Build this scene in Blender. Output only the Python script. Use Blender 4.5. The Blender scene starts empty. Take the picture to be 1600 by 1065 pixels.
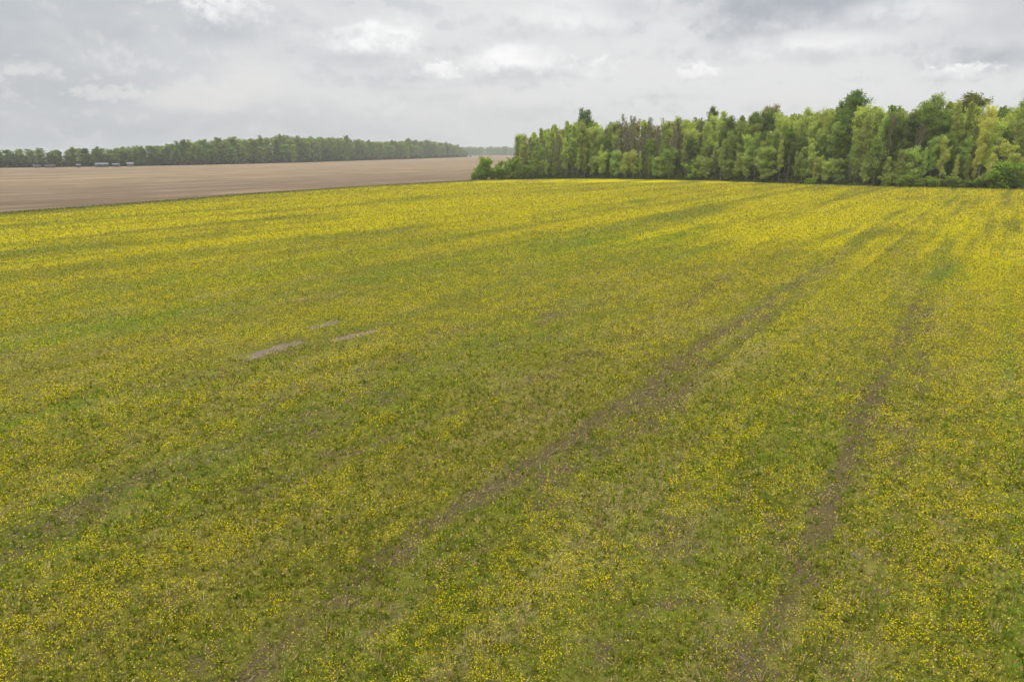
import bpy, math, random
import numpy as np
from mathutils import Vector, Matrix

R = math.radians
scene = bpy.context.scene
COL = scene.collection
rng = np.random.default_rng(7)
random.seed(7)

# ------------------------------------------------------------------ camera
CAM_H = 10.0
F_PX = 1066.7                       # focal length in photograph pixels (24 mm on 36 mm)
PITCH = math.atan((532.5 - 237.0) / F_PX)
ROLL = R(-0.25)
fwd = Vector((0, math.cos(PITCH), -math.sin(PITCH)))
r0 = Vector((1, 0, 0)); u0 = Vector((0, math.sin(PITCH), math.cos(PITCH)))
rgt = r0 * math.cos(ROLL) + u0 * math.sin(ROLL)
upv = u0 * math.cos(ROLL) - r0 * math.sin(ROLL)
cam_d = bpy.data.cameras.new('camera')
cam_d.sensor_width = 36.0; cam_d.lens = 24.0
cam_d.clip_start = 0.1; cam_d.clip_end = 20000
cam = bpy.data.objects.new('camera', cam_d)
COL.objects.link(cam)
M = Matrix((rgt, upv, -fwd)).transposed().to_4x4()
M.translation = Vector((0, 0, CAM_H))
cam.matrix_world = M
scene.camera = cam


def at(px, py):
    """ground point seen at a place in the photograph (survey of where things stand)"""
    d = fwd + rgt * ((px - 800.0) / F_PX) + upv * ((532.5 - py) / F_PX)
    t = CAM_H / max(-d.z, 1e-4)
    return (d.x * t, d.y * t)


def top_height(x, y, py):
    """height a thing standing at x, y has when its top is at row py"""
    d = math.hypot(x, y)
    # column of the point on the horizon
    px = 800 + F_PX * x / max(y, 1e-3)
    for _ in range(2):
        dd = fwd + rgt * ((px - 800.0) / F_PX) + upv * ((532.5 - py) / F_PX)
    s = d / math.hypot(dd.x, dd.y)
    return CAM_H + dd.z * s


def px_of(x, y, z=0.0):
    p = Vector((x, y, z - CAM_H))
    k = p.dot(fwd)
    return 800 + F_PX * p.dot(rgt) / k, 532.5 - F_PX * p.dot(upv) / k


# ------------------------------------------------------------------ light
SUN_EL, SUN_AZ = 54.0, -118.0        # azimuth measured from +Y towards +X
world = bpy.data.worlds.new('World')
scene.world = world
world.use_nodes = True


class NT:
    def __init__(self, tree):
        self.t = tree; self.t.nodes.clear()

    def n(self, kind, **kw):
        nd = self.t.nodes.new(kind)
        for k, v in kw.items():
            setattr(nd, k, v)
        return nd

    def set(self, sock, v):
        if isinstance(v, bpy.types.NodeSocket):
            self.t.links.new(v, sock)
        elif v is not None:
            try:
                sock.default_value = v
            except Exception:
                sock.default_value = tuple(v) + (1.0,)

    def math(self, op, a, b=None, c=None, clamp=False):
        nd = self.n('ShaderNodeMath', operation=op); nd.use_clamp = clamp
        self.set(nd.inputs[0], a)
        if b is not None: self.set(nd.inputs[1], b)
        if c is not None: self.set(nd.inputs[2], c)
        return nd.outputs[0]

    def vmath(self, op, a, b=None):
        nd = self.n('ShaderNodeVectorMath', operation=op)
        self.set(nd.inputs[0], a)
        if b is not None: self.set(nd.inputs[1], b)
        return nd.outputs[0]

    def mix(self, f, a, b, blend='MIX'):
        nd = self.n('ShaderNodeMix', data_type='RGBA', blend_type=blend)
        self.set(nd.inputs[0], f); self.set(nd.inputs[6], a); self.set(nd.inputs[7], b)
        return nd.outputs[2]

    def noise(self, vec, scale, detail=4.0, rough=0.55, dist=0.0):
        nd = self.n('ShaderNodeTexNoise')
        self.set(nd.inputs['Vector'], vec)
        nd.inputs['Scale'].default_value = scale; nd.inputs['Detail'].default_value = detail
        nd.inputs['Roughness'].default_value = rough; nd.inputs['Distortion'].default_value = dist
        return nd.outputs[0]

    def ramp(self, v, lo, hi, smooth=True):
        nd = self.n('ShaderNodeMapRange'); nd.interpolation_type = 'SMOOTHSTEP' if smooth else 'LINEAR'
        self.set(nd.inputs[0], v); nd.inputs[1].default_value = lo; nd.inputs[2].default_value = hi
        return nd.outputs[0]

    def attr(self, name):
        return self.n('ShaderNodeAttribute', attribute_name=name)


w = NT(world.node_tree)
tc = w.n('ShaderNodeTexCoord').outputs['Generated']
sky = w.n('ShaderNodeTexSky', sky_type='NISHITA')
sky.sun_disc = False
sky.sun_elevation = R(SUN_EL); sky.sun_rotation = R(SUN_AZ)
sky.air_density = 1.0; sky.dust_density = 2.0
sep = w.n('ShaderNodeSeparateXYZ'); w.set(sep.inputs[0], tc)
X, Y, Z = sep.outputs
az = w.math('ARCTAN2', X, Y)                    # 0 = +Y
el = w.math('ARCSINE', Z)
strv = w.vmath('MULTIPLY', tc, (1.0, 1.0, 2.6))
strv2 = w.vmath('MULTIPLY', tc, (1.0, 1.0, 4.5))
n_big = w.noise(strv2, 2.2, 4, 0.5, 0.3)
n_mid = w.noise(strv, 6.5, 6, 0.58, 0.2)
isov = w.vmath('MULTIPLY', tc, (1.0, 1.0, 1.5))
n_fin = w.noise(isov, 13.0, 6, 0.6, 0.1)
n_edge = w.noise(isov, 36.0, 6, 0.62)
n_tiny = w.noise(isov, 60.0, 6, 0.6)
# relief: the same noise looked up a little higher, so that lumps have light tops and grey undersides
n_hi = w.noise(w.vmath('ADD', isov, (0.004, 0.0, 0.022)), 13.0, 6, 0.6, 0.1)
lump = w.math('SUBTRACT', n_fin, n_hi)
SK = 10.0                                        # colours below are what 0.1 strength shows
greyblue = (0.445 * SK, 0.465 * SK, 0.490 * SK)
pale = (0.66 * SK, 0.66 * SK, 0.662 * SK)
# brighter towards the middle and right of the picture (azimuth 0 .. 40 deg)
side = w.ramp(w.math('ADD', az, w.math('MULTIPLY', w.math('SUBTRACT', n_big, 0.5), 1.1)), -0.75, 0.15)
cloud = w.mix(side, greyblue, pale)
cloud = w.mix(w.math('MULTIPLY', w.ramp(lump, 0.02, 0.16), 0.5), cloud, (0.70 * SK, 0.675 * SK, 0.67 * SK))
cloud = w.mix(w.math('MULTIPLY', w.ramp(lump, -0.02, -0.16), 0.35), cloud, (0.42 * SK, 0.44 * SK, 0.47 * SK))
tex = w.ramp(n_mid, 0.40, 0.66)
cloud = w.mix(w.math('MULTIPLY', tex, 0.36), cloud, (0.67 * SK, 0.665 * SK, 0.66 * SK))
dk = w.ramp(w.noise(w.vmath('ADD', strv2, (3.1, 1.7, 5.2)), 3.6, 5, 0.55, 0.4), 0.53, 0.72)
cloud = w.mix(w.math('MULTIPLY', dk, 0.4), cloud, (0.40 * SK, 0.42 * SK, 0.45 * SK))


def sky_dir(px, py):
    d = (fwd + rgt * ((px - 800.0) / F_PX) + upv * ((532.5 - py) / F_PX)).normalized()
    return math.atan2(d.x, d.y), math.asin(d.z)


def blob(px, py, rx, ry, flat=0.5, amt=0.6, nse=0.9, soft=0.5):
    """a cumulus at a fixed direction in the sky: puffy top, flatter base"""
    a0, e0 = sky_dir(px, py)
    dx = w.math('DIVIDE', w.math('SUBTRACT', az, a0), rx / F_PX)
    de = w.math('DIVIDE', w.math('SUBTRACT', el, e0), ry / F_PX)
    low = w.math('MULTIPLY', w.math('MINIMUM', de, 0.0), 1.0 / flat)
    de2 = w.math('ADD', w.math('MAXIMUM', de, 0.0), low)
    r = w.math('SQRT', w.math('ADD', w.math('MULTIPLY', dx, dx), w.math('MULTIPLY', de2, de2)))
    r = w.math('ADD', r, w.math('MULTIPLY', w.math('SUBTRACT', n_fin, 0.5), nse * 1.6))
    r = w.math('ADD', r, w.math('MULTIPLY', w.math('SUBTRACT', n_edge, 0.5), nse * 0.9))
    if rx < 60:
        r = w.math('ADD', r, w.math('MULTIPLY', w.math('SUBTRACT', n_tiny, 0.5), 3.0))
    nd = w.n('ShaderNodeMapRange'); nd.interpolation_type = 'SMOOTHSTEP'
    w.set(nd.inputs[0], r); nd.inputs[1].default_value = 1.0 + soft * 0.2
    nd.inputs[2].default_value = 1.0 - soft
    return w.math('MULTIPLY', nd.outputs[0], amt), de


WHITE = (0.85 * SK, 0.845 * SK, 0.835 * SK)
CREAM = (0.70 * SK, 0.68 * SK, 0.665 * SK)
DARK = (0.385 * SK, 0.40 * SK, 0.435 * SK)
for (px, py, rx, ry, flat, amt, c, soft) in [
        (1230, 2, 160, 52, 0.8, 0.95, DARK, 0.7), (1165, 70, 60, 26, 0.8, 0.45, DARK, 0.9),
        (1560, 92, 60, 20, 0.7, 0.55, DARK, 0.9), (1590, 40, 120, 60, 0.9, 0.35, DARK, 0.9),
        (980, 15, 60, 20, 0.8, 0.35, DARK, 0.9), (360, 48, 75, 22, 0.8, 0.30, DARK, 0.9),
        (585, 76, 80, 34, 0.35, 0.75, WHITE, 0.55), (360, 22, 48, 40, 0.5, 0.65, WHITE, 0.7),
        (400, 140, 70, 44, 0.5, 0.45, CREAM, 0.8), (305, 158, 62, 24, 0.6, 0.60, CREAM, 0.55),
        (180, 146, 42, 13, 0.5, 0.50, CREAM, 0.6), (45, 112, 26, 8, 0.5, 0.45, CREAM, 0.7),
        (690, 118, 40, 18, 0.5, 0.6, WHITE, 0.6), (810, 112, 80, 36, 0.45, 0.7, WHITE, 0.6),
        (910, 118, 45, 22, 0.5, 0.5, WHITE, 0.7), (1090, 118, 30, 16, 0.6, 0.55, WHITE, 0.6),
        (1240, 82, 110, 22, 0.7, 0.45, WHITE, 0.7), (1500, 120, 32, 13, 0.5, 0.6, WHITE, 0.6),
        (1400, 28, 70, 22, 0.6, 0.4, WHITE, 0.8), (880, 40, 130, 30, 0.7, 0.4, WHITE, 0.9),
        (1210, 158, 90, 14, 0.6, 0.3, CREAM, 0.8), (730, 150, 120, 12, 0.7, 0.3, CREAM, 0.8)]:
    b, de = blob(px, py, rx * 1.15, ry * 1.2, flat, min(1.0, amt * (1.35 if c is not CREAM else 1.15)), 0.85, soft * (1.0 if c is not DARK else 1.2))
    if c is WHITE:                                # the cloud body is greyer low down, whitest at its top
        cc = w.mix(w.ramp(w.math('ADD', de, w.math('MULTIPLY', lump, 3.0)), -0.5, 0.75), (0.55 * SK, 0.555 * SK, 0.57 * SK), c)
    else:
        cc = c
    cloud = w.mix(b, cloud, cc)
hz = w.ramp(el, 0.0, 0.10)
cloud = w.mix(w.math('MULTIPLY', w.math('SUBTRACT', 1.0, hz), 0.5), cloud, w.mix(side, (0.40 * SK, 0.42 * SK, 0.45 * SK), (0.54 * SK, 0.55 * SK, 0.565 * SK)))
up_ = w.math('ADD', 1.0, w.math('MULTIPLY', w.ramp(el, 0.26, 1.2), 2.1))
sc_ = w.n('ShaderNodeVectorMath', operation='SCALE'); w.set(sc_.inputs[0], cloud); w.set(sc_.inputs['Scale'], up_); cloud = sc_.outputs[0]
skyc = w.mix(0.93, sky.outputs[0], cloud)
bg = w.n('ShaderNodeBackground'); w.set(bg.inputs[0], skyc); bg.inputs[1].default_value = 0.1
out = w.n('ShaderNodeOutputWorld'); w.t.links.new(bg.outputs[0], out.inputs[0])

sun_d = bpy.data.lights.new('sun', 'SUN')
sun_d.energy = 1.5; sun_d.angle = R(10); sun_d.color = (1.0, 0.955, 0.88)
sun = bpy.data.objects.new('sun', sun_d); COL.objects.link(sun)
sd = Vector((math.sin(R(SUN_AZ)) * math.cos(R(SUN_EL)), math.cos(R(SUN_AZ)) * math.cos(R(SUN_EL)), math.sin(R(SUN_EL))))
sun.rotation_euler = sd.to_track_quat('Z', 'Y').to_euler()
sun.location = (0, 0, 60)

scene.view_settings.view_transform = 'Standard'
scene.view_settings.look = 'None'
scene.view_settings.exposure = 0.28
scene.view_settings.gamma = 1.0
scene.render.engine = 'CYCLES'
cy = scene.cycles
cy.max_bounces = 8; cy.diffuse_bounces = 5; cy.transmission_bounces = 5
cy.volume_bounces = 1; cy.glossy_bounces = 2; cy.transparent_max_bounces = 8
cy.use_denoising = True
cy.volume_step_rate = 1.0


# ------------------------------------------------------------------ helpers
def tag(o, label=None, cat=None, group=None, kind=None):
    if label: o['label'] = label
    if cat: o['category'] = cat
    if group: o['group'] = group
    if kind: o['kind'] = kind
    return o


def link(name, data, parent=None):
    o = bpy.data.objects.new(name, data); COL.objects.link(o)
    if parent is not None: o.parent = parent
    return o


def mesh_np(name, V, Fc, mat, attrs=None, smooth=False, fmat=None):
    """V (n,3), Fc (m,k) with equal-sized faces -> mesh"""
    me = bpy.data.meshes.new(name)
    V = np.ascontiguousarray(V, dtype=np.float32); Fc = np.ascontiguousarray(Fc, dtype=np.int32)
    m, k = Fc.shape
    me.vertices.add(len(V)); me.vertices.foreach_set('co', V.ravel())
    me.loops.add(m * k); me.loops.foreach_set('vertex_index', Fc.ravel())
    me.polygons.add(m)
    me.polygons.foreach_set('loop_start', np.arange(0, m * k, k, dtype=np.int32))
    try:
        me.polygons.foreach_set('loop_total', np.full(m, k, dtype=np.int32))
    except Exception:
        pass
    for mt in (mat if isinstance(mat, (list, tuple)) else [mat]):
        me.materials.append(mt)
    if fmat is not None: me.polygons.foreach_set('material_index', np.asarray(fmat, dtype=np.int32))
    for an, av in (attrs or {}).items():
        av = np.asarray(av, dtype=np.float32)
        if av.ndim == 1:
            a = me.attributes.new(an, 'FLOAT', 'POINT'); a.data.foreach_set('value', av)
        else:
            if av.shape[1] == 3: av = np.hstack([av, np.ones((len(av), 1), np.float32)])
            a = me.attributes.new(an, 'FLOAT_COLOR', 'POINT'); a.data.foreach_set('color', av.ravel())
    me.update(calc_edges=True)
    if smooth: me.polygons.foreach_set('use_smooth', np.ones(m, dtype=bool))
    return me


def _hash(ix, iy, seed):
    h = (ix.astype(np.int64) * 374761393 + iy.astype(np.int64) * 668265263 + seed * 974634777) & 0xFFFFFFFF
    h = ((h ^ (h >> 13)) * 1274126177) & 0xFFFFFFFF
    h = h ^ (h >> 16)
    return (h & 0xFFFFFF) / float(0xFFFFFF)


def vnoise(x, y, seed=0):
    ix = np.floor(x); iy = np.floor(y); fx = x - ix; fy = y - iy
    fx = fx * fx * (3 - 2 * fx); fy = fy * fy * (3 - 2 * fy)
    a = _hash(ix, iy, seed); b = _hash(ix + 1, iy, seed); c = _hash(ix, iy + 1, seed); d = _hash(ix + 1, iy + 1, seed)
    return (a * (1 - fx) + b * fx) * (1 - fy) + (c * (1 - fx) + d * fx) * fy


def fbm(x, y, seed=0, octs=4, gain=0.5):
    s = 0; amp = 1; tot = 0
    for o in range(octs):
        s = s + amp * vnoise(x * 2 ** o, y * 2 ** o, seed + 17 * o); tot += amp; amp *= gain
    return s / tot


def sstep(a, b, x):
    t = np.clip((x - a) / (b - a), 0, 1)
    return t * t * (3 - 2 * t)


# ------------------------------------------------------------------ materials
def diffuse_mat(name, col, rough=0.9, translucent=0.0):
    m = bpy.data.materials.new(name); m.use_nodes = True
    t = NT(m.node_tree)
    return m, t


def leaf_material(name, use_obj=True, trans=0.45, gain=1.0):
    m, t = diffuse_mat(name, None)
    a = t.attr('tint').outputs['Color']
    c = a
    if use_obj:
        oi = t.n('ShaderNodeObjectInfo')
        c = t.mix(1.0, a, oi.outputs['Color'], 'MULTIPLY')
    d = t.n('ShaderNodeBsdfDiffuse'); t.set(d.inputs[0], c)
    tr = t.n('ShaderNodeBsdfTranslucent'); t.set(tr.inputs[0], t.mix(1.0, c, (1.15, 1.2, 0.7, 1), 'MULTIPLY'))
    mx = t.n('ShaderNodeMixShader'); mx.inputs[0].default_value = trans
    t.t.links.new(d.outputs[0], mx.inputs[1]); t.t.links.new(tr.outputs[0], mx.inputs[2])
    o = t.n('ShaderNodeOutputMaterial'); t.t.links.new(mx.outputs[0], o.inputs[0])
    return m


M_LEAF = leaf_material('tree_leaves')
M_GRASS = leaf_material('herb_leaves', use_obj=False, trans=0.25)
M_PETAL = leaf_material('yellow_petals', use_obj=False, trans=0.3)


def bark_material(name, c1, c2):
    m, t = diffuse_mat(name, None)
    p = t.n('ShaderNodeTexCoord').outputs['Object']
    n = t.noise(t.vmath('MULTIPLY', p, (3.0, 3.0, 0.6)), 3.0, 5, 0.6)
    oi = t.n('ShaderNodeObjectInfo')
    c = t.mix(t.ramp(n, 0.35, 0.65), c1, c2)
    c = t.mix(1.0, c, oi.outputs['Color'], 'MULTIPLY')
    b = t.n('ShaderNodeBsdfPrincipled'); t.set(b.inputs['Base Color'], c); b.inputs['Roughness'].default_value = 0.95
    b.inputs['Specular IOR Level'].default_value = 0.1
    o = t.n('ShaderNodeOutputMaterial'); t.t.links.new(b.outputs[0], o.inputs[0])
    return m


M_BARK = bark_material('grey_bark', (0.17, 0.15, 0.125, 1), (0.34, 0.31, 0.27, 1))


def plain_material(name, c1, c2, scale=2.0, rough=0.7, spec=0.3):
    m, t = diffuse_mat(name, None)
    p = t.n('ShaderNodeTexCoord').outputs['Object']
    n = t.noise(p, scale, 5, 0.6)
    b = t.n('ShaderNodeBsdfPrincipled'); t.set(b.inputs['Base Color'], t.mix(n, c1 + (1,), c2 + (1,)))
    b.inputs['Roughness'].default_value = rough; b.inputs['Specular IOR Level'].default_value = spec
    o = t.n('ShaderNodeOutputMaterial'); t.t.links.new(b.outputs[0], o.inputs[0])
    return m


# ------------------------------------------------------------------ field layout
YAW = R(35.5)                                     # the drilled rows run this way
DU = np.array([math.sin(YAW), math.cos(YAW)]); DV = np.array([math.cos(YAW), -math.sin(YAW)])


def uv_of(x, y):
    return x * DU[0] + y * DU[1], x * DV[0] + y * DV[1]


EDGE_PX = [(0, 335), (200, 320), (400, 304), (560, 293), (735, 283.5)]
WOOD_PX = [(742, 282), (800, 280.5), (920, 279), (1100, 282), (1330, 290.5), (1600, 296)]
edge_w = [np.array(at(*p)) for p in EDGE_PX]
d0 = (edge_w[1] - edge_w[0]) / np.linalg.norm(edge_w[1] - edge_w[0])
edge_w = [edge_w[0] - d0 * 180] + edge_w
wood_w = [np.array(at(*p)) for p in WOOD_PX]
d1 = (wood_w[-1] - wood_w[-2]) / np.linalg.norm(wood_w[-1] - wood_w[-2])
wood_w = wood_w + [wood_w[-1] + d1 * 70]
BOUND = np.array(edge_w + wood_w)


def r_edge(azs):
    """distance from the camera's foot to the field boundary in each direction"""
    res = np.full(azs.shape, 1e9)
    dx, dy = np.sin(azs), np.cos(azs)
    for a, b in zip(BOUND[:-1], BOUND[1:]):
        ex, ey = b - a
        den = dx * ey - dy * ex
        den = np.where(abs(den) < 1e-9, 1e-9, den)
        t = (a[0] * ey - a[1] * ex) / den
        s = (a[0] * dy - a[1] * dx) / den
        ok = (t > 0) & (s >= -1e-6) & (s <= 1 + 1e-6)
        res = np.where(ok & (t < res), t, res)
    return np.where(res > 1e8, 260.0, res)


TRACKS = [  # (photo polyline, half width m, soil tone with rut shading painted in, lush)
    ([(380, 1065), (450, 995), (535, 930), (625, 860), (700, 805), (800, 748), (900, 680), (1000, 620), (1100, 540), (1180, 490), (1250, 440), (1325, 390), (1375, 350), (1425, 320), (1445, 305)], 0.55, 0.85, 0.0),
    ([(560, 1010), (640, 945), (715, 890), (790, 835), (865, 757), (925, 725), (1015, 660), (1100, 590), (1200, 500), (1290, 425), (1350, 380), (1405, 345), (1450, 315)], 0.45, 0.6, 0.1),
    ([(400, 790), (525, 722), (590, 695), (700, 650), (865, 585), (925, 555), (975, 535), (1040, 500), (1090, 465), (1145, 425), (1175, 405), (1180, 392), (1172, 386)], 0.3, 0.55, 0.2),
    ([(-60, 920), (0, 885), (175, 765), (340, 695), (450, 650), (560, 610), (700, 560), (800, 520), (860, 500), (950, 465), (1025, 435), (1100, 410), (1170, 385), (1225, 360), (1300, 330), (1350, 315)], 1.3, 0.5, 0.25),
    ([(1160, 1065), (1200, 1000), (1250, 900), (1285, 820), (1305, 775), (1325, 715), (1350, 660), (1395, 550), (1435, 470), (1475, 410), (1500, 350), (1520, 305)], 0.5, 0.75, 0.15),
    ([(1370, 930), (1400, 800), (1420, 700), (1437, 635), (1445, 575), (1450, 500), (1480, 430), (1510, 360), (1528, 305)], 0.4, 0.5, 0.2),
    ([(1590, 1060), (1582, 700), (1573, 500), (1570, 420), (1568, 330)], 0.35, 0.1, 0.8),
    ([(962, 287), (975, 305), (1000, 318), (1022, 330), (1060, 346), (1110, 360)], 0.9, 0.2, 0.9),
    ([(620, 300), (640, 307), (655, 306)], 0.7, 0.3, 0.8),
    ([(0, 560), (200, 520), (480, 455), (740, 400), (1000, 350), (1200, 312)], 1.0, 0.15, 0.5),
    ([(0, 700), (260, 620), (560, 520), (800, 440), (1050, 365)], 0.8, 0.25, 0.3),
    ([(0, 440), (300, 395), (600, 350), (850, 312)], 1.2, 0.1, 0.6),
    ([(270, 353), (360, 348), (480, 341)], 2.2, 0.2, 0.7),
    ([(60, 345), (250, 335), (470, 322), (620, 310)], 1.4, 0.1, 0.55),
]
STRAW = [([(690, 1065), (770, 990), (830, 925), (900, 855), (1000, 780)], 0.35, 1.6), ([(930, 790), (1010, 750), (1080, 700)], 0.5, 1.0), ([(1030, 640), (1120, 590), (1200, 540)], 0.6, 0.8),
         ([(0, 336), (200, 321.5), (400, 305.5), (560, 294.5), (735, 285)], 1.0, 0.6)]
# bare or lush spots: photo place, radius along rows m, radius across m, amount
BARE = [((430, 547), 1.25, 0.34, 1.0), ((404, 559), 0.7, 0.22, 0.95), ((375, 558), 0.7, 0.16, 0.6), ((512, 508), 1.1, 0.25, 0.8), ((540, 529), 0.9, 0.24, 0.95),
        ((572, 523), 1.0, 0.24, 0.9), ((1338, 870), 0.16, 0.14, 0.8), ((1265, 965), 0.22, 0.12, 0.6), ((1320, 735), 0.6, 0.10, 0.6), ((1437, 632), 0.5, 0.12, 0.6),
        ((1283, 825), 0.4, 0.12, 0.5), ((1350, 655), 0.5, 0.12, 0.5), ((1370, 563), 0.5, 0.25, 0.4), ((725, 735), 0.3, 0.15, 0.5),
        ((1225, 455), 1.2, 0.3, 0.4), ((1415, 312), 2.5, 1.5, 0.5), ((858, 498), 0.8, 0.25, 0.45), ((1085, 865), 0.08, 0.08, 0.8), ((1128, 862), 0.07, 0.08, 0.8)]
LUSH = [((125, 632), 0.9, 0.45, 1.0), ((20, 666), 1.2, 0.4, 0.8), ((645, 312), 2.5, 1.5, 0.8), ((930, 378), 14, 5, 0.7), ((1060, 372), 6, 2.5, 0.5),
        ((1480, 430), 6, 1.5, 0.7), ((240, 500), 6, 2.5, 0.45), ((650, 425), 9, 3, 0.45), ((1050, 400), 8, 3, 0.4),
        ((60, 390), 12, 6, 0.5), ((470, 420), 10, 3, 0.4), ((100, 520), 8, 3, 0.4)]
FLOW = [((130, 900), 3.5, 1.6, 0.9), ((60, 1010), 2.5, 2.0, 0.9), ((250, 960), 2.0, 1.2, 0.5), ((1560, 620), 22, 2.2, 0.9), ((1540, 440), 30, 4, 0.6),
        ((450, 515), 8, 1.6, 0.9), ((300, 560), 5, 1.5, 0.6), ((560, 480), 8, 1.8, 0.6), ((80, 600), 6, 1.8, 0.8), ((170, 650), 2.5, 0.8, 0.8),
        ((60, 440), 9, 3.0, 0.7), ((560, 345), 30, 6, 0.7), ((700, 300), 60, 16, 0.8), ((850, 310), 50, 16, 0.9), ((1250, 330), 40, 9, 0.5),
        ((1450, 330), 26, 8, 0.5), ((1200, 780), 5, 1.6, 0.3), ((1480, 760), 8, 1.6, 0.8), ((980, 440), 15, 5, 0.4), ((600, 760), 6, 1.3, 0.3),
        ((100, 345), 18, 5, 0.6), ((1330, 480), 12, 2.5, 0.35), ((980, 560), 5, 1.5, 0.4), ((1380, 330), 30, 5, 0.5), ((20, 700), 2, 1, 0.5)]


def seg_dist(x, y, pts):
    best = np.full(x.shape, 1e9)
    for a, b in zip(pts[:-1], pts[1:]):
        a = np.array(a); b = np.array(b); e = b - a
        t = np.clip(((x - a[0]) * e[0] + (y - a[1]) * e[1]) / (e @ e), 0, 1)
        best = np.minimum(best, np.hypot(x - a[0] - t * e[0], y - a[1] - t * e[1]))
    return best


def field_masks(x, y):
    """flower cover, bare soil with rut shading, lush green and straw at field points, all 0..1"""
    u, v = uv_of(x, y)
    r = np.hypot(x, y)
    wob = (fbm(u / 9, v / 9, 5) - 0.5) * 1.2
    band = fbm(u / 55, (v + wob) / 3.2, 11, 4, 0.6)          # streaks along the rows
    band2 = fbm(u / 22, (v + wob) / 1.1, 23, 3, 0.6)
    patch = fbm(u / 9, v / 4, 31, 4)
    fine = fbm(x / 0.9, y / 0.9, 41, 3)
    tiny = fbm(x / 0.28, y / 0.28, 47, 2)
    line = fbm(u / 130, v / 0.75, 37, 3, 0.6)                 # fine drill lines
    Fl = 0.27 + 0.8 * (line - 0.5) + 0.75 * (band - 0.5) + 0.65 * (band2 - 0.5) + 0.6 * (patch - 0.5) + 0.35 * (fine - 0.5)
    Fl = Fl - 0.75 * sstep(9.0, 1.0, r_edge(np.arctan2(x, y)) - r)
    Fl = Fl + 0.34 * sstep(12, 85, r) + sstep(45, 130, r) * (1.1 * (band - 0.5) + 1.0 * (band2 - 0.5))
    So = 0.10 + 0.12 * sstep(0.42, 0.25, line) + 0.22 * sstep(0.48, 0.78, fbm(u / 6, v / 1.6, 61, 4)) + 0.35 * sstep(0.5, 0.8, fine)
    So = So * (1 - 0.75 * sstep(30, 120, r))
    Lu = 0.12 + 0.9 * (fbm(u / 25, v / 5, 71, 4) - 0.45)
    St = 0.15 + 0.55 * sstep(0.5, 0.8, fbm(u / 4, v / 1.2, 81, 4))
    brk = 0.45 + 0.9 * fbm(u / 5, v / 2, 91, 3)
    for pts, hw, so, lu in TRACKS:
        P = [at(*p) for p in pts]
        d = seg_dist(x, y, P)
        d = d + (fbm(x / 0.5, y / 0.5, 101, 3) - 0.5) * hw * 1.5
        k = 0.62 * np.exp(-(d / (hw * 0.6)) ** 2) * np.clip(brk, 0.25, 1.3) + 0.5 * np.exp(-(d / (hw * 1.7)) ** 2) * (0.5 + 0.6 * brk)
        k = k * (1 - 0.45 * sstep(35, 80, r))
        So = So + (0.72 - 0.12 * sstep(25, 60, r)) * so * k; Lu = Lu + lu * k - 0.1 * k; Fl = Fl - 0.6 * k * max(so, lu)  # dark soil along tracks; shading of the unmodelled ruts is painted in too
    for pts, hw, a in STRAW:
        k = np.exp(-(seg_dist(x, y, [at(*p) for p in pts]) / hw) ** 2) * brk
        St = St + a * k; Fl = Fl - 0.2 * k
    jit = (fbm(x / 0.5, y / 0.5, 111, 3) - 0.5) * 1.1

    def spot(lst, rag=1.0):
        s = 0
        for (p, su, sv, a) in lst:
            cx, cy_ = at(*p); cu, cv = cx * DU[0] + cy_ * DU[1], cx * DV[0] + cy_ * DV[1]
            q = np.sqrt(((u - cu) / su) ** 2 + ((v - cv) / sv) ** 2) + jit * rag
            s = s + a * np.exp(-q ** 2)
        return s
    b = 0
    for (p, su, sv, a) in BARE:
        cx, cy_ = at(*p)
        # bare spots lie across the view in the picture: their long side runs about 20 deg off the rows
        su, sv = su * 1.15, sv * 1.3; a = a if su > 0.75 else a * 0.7
        q = np.sqrt(((u - (cx * DU[0] + cy_ * DU[1])) / su) ** 2 + ((v - (cx * DV[0] + cy_ * DV[1])) / sv) ** 2) + jit * 1.2
        b = np.maximum(b, a * sstep(1.6, 0.6, q))
    So = np.maximum(So, b); Fl = Fl - 1.5 * b
    l = spot(LUSH, 0.4); Lu = Lu + l; Fl = Fl - 0.45 * l
    Fl = Fl + 0.34 * spot(FLOW, 0.5)
    Fl = Fl + 0.25 * (tiny - 0.5)
    return (np.clip(Fl, 0, 1), np.clip(So, 0, 1), np.clip(Lu, 0, 1), np.clip(St, 0, 1), np.clip(b, 0, 1))


# ------------------------------------------------------------------ ground sheets
def ground_material():
    m, t = diffuse_mat('far_ground', None)
    p = t.n('ShaderNodeTexCoord').outputs['Object']
    n = t.noise(p, 0.02, 6, 0.6); n2 = t.noise(p, 1.2, 5, 0.6)
    c = t.mix(t.ramp(n, 0.4, 0.6), (0.075, 0.09, 0.035, 1), (0.13, 0.115, 0.06, 1))
    c = t.mix(t.math('MULTIPLY', n2, 0.5), c, (0.06, 0.06, 0.03, 1))
    b = t.n('ShaderNodeBsdfDiffuse'); t.set(b.inputs[0], c)
    o = t.n('ShaderNodeOutputMaterial'); t.t.links.new(b.outputs[0], o.inputs[0])
    return m


gm = bpy.data.meshes.new('ground')
GR = 5000.0
nseg = 48
gm.from_pydata([(GR * math.sin(2 * math.pi * i / nseg), GR * math.cos(2 * math.pi * i / nseg), 0) for i in range(nseg)], [], [tuple(range(nseg))[::-1]])
gm.materials.append(ground_material())
tag(link('ground', gm), kind='structure')


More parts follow.
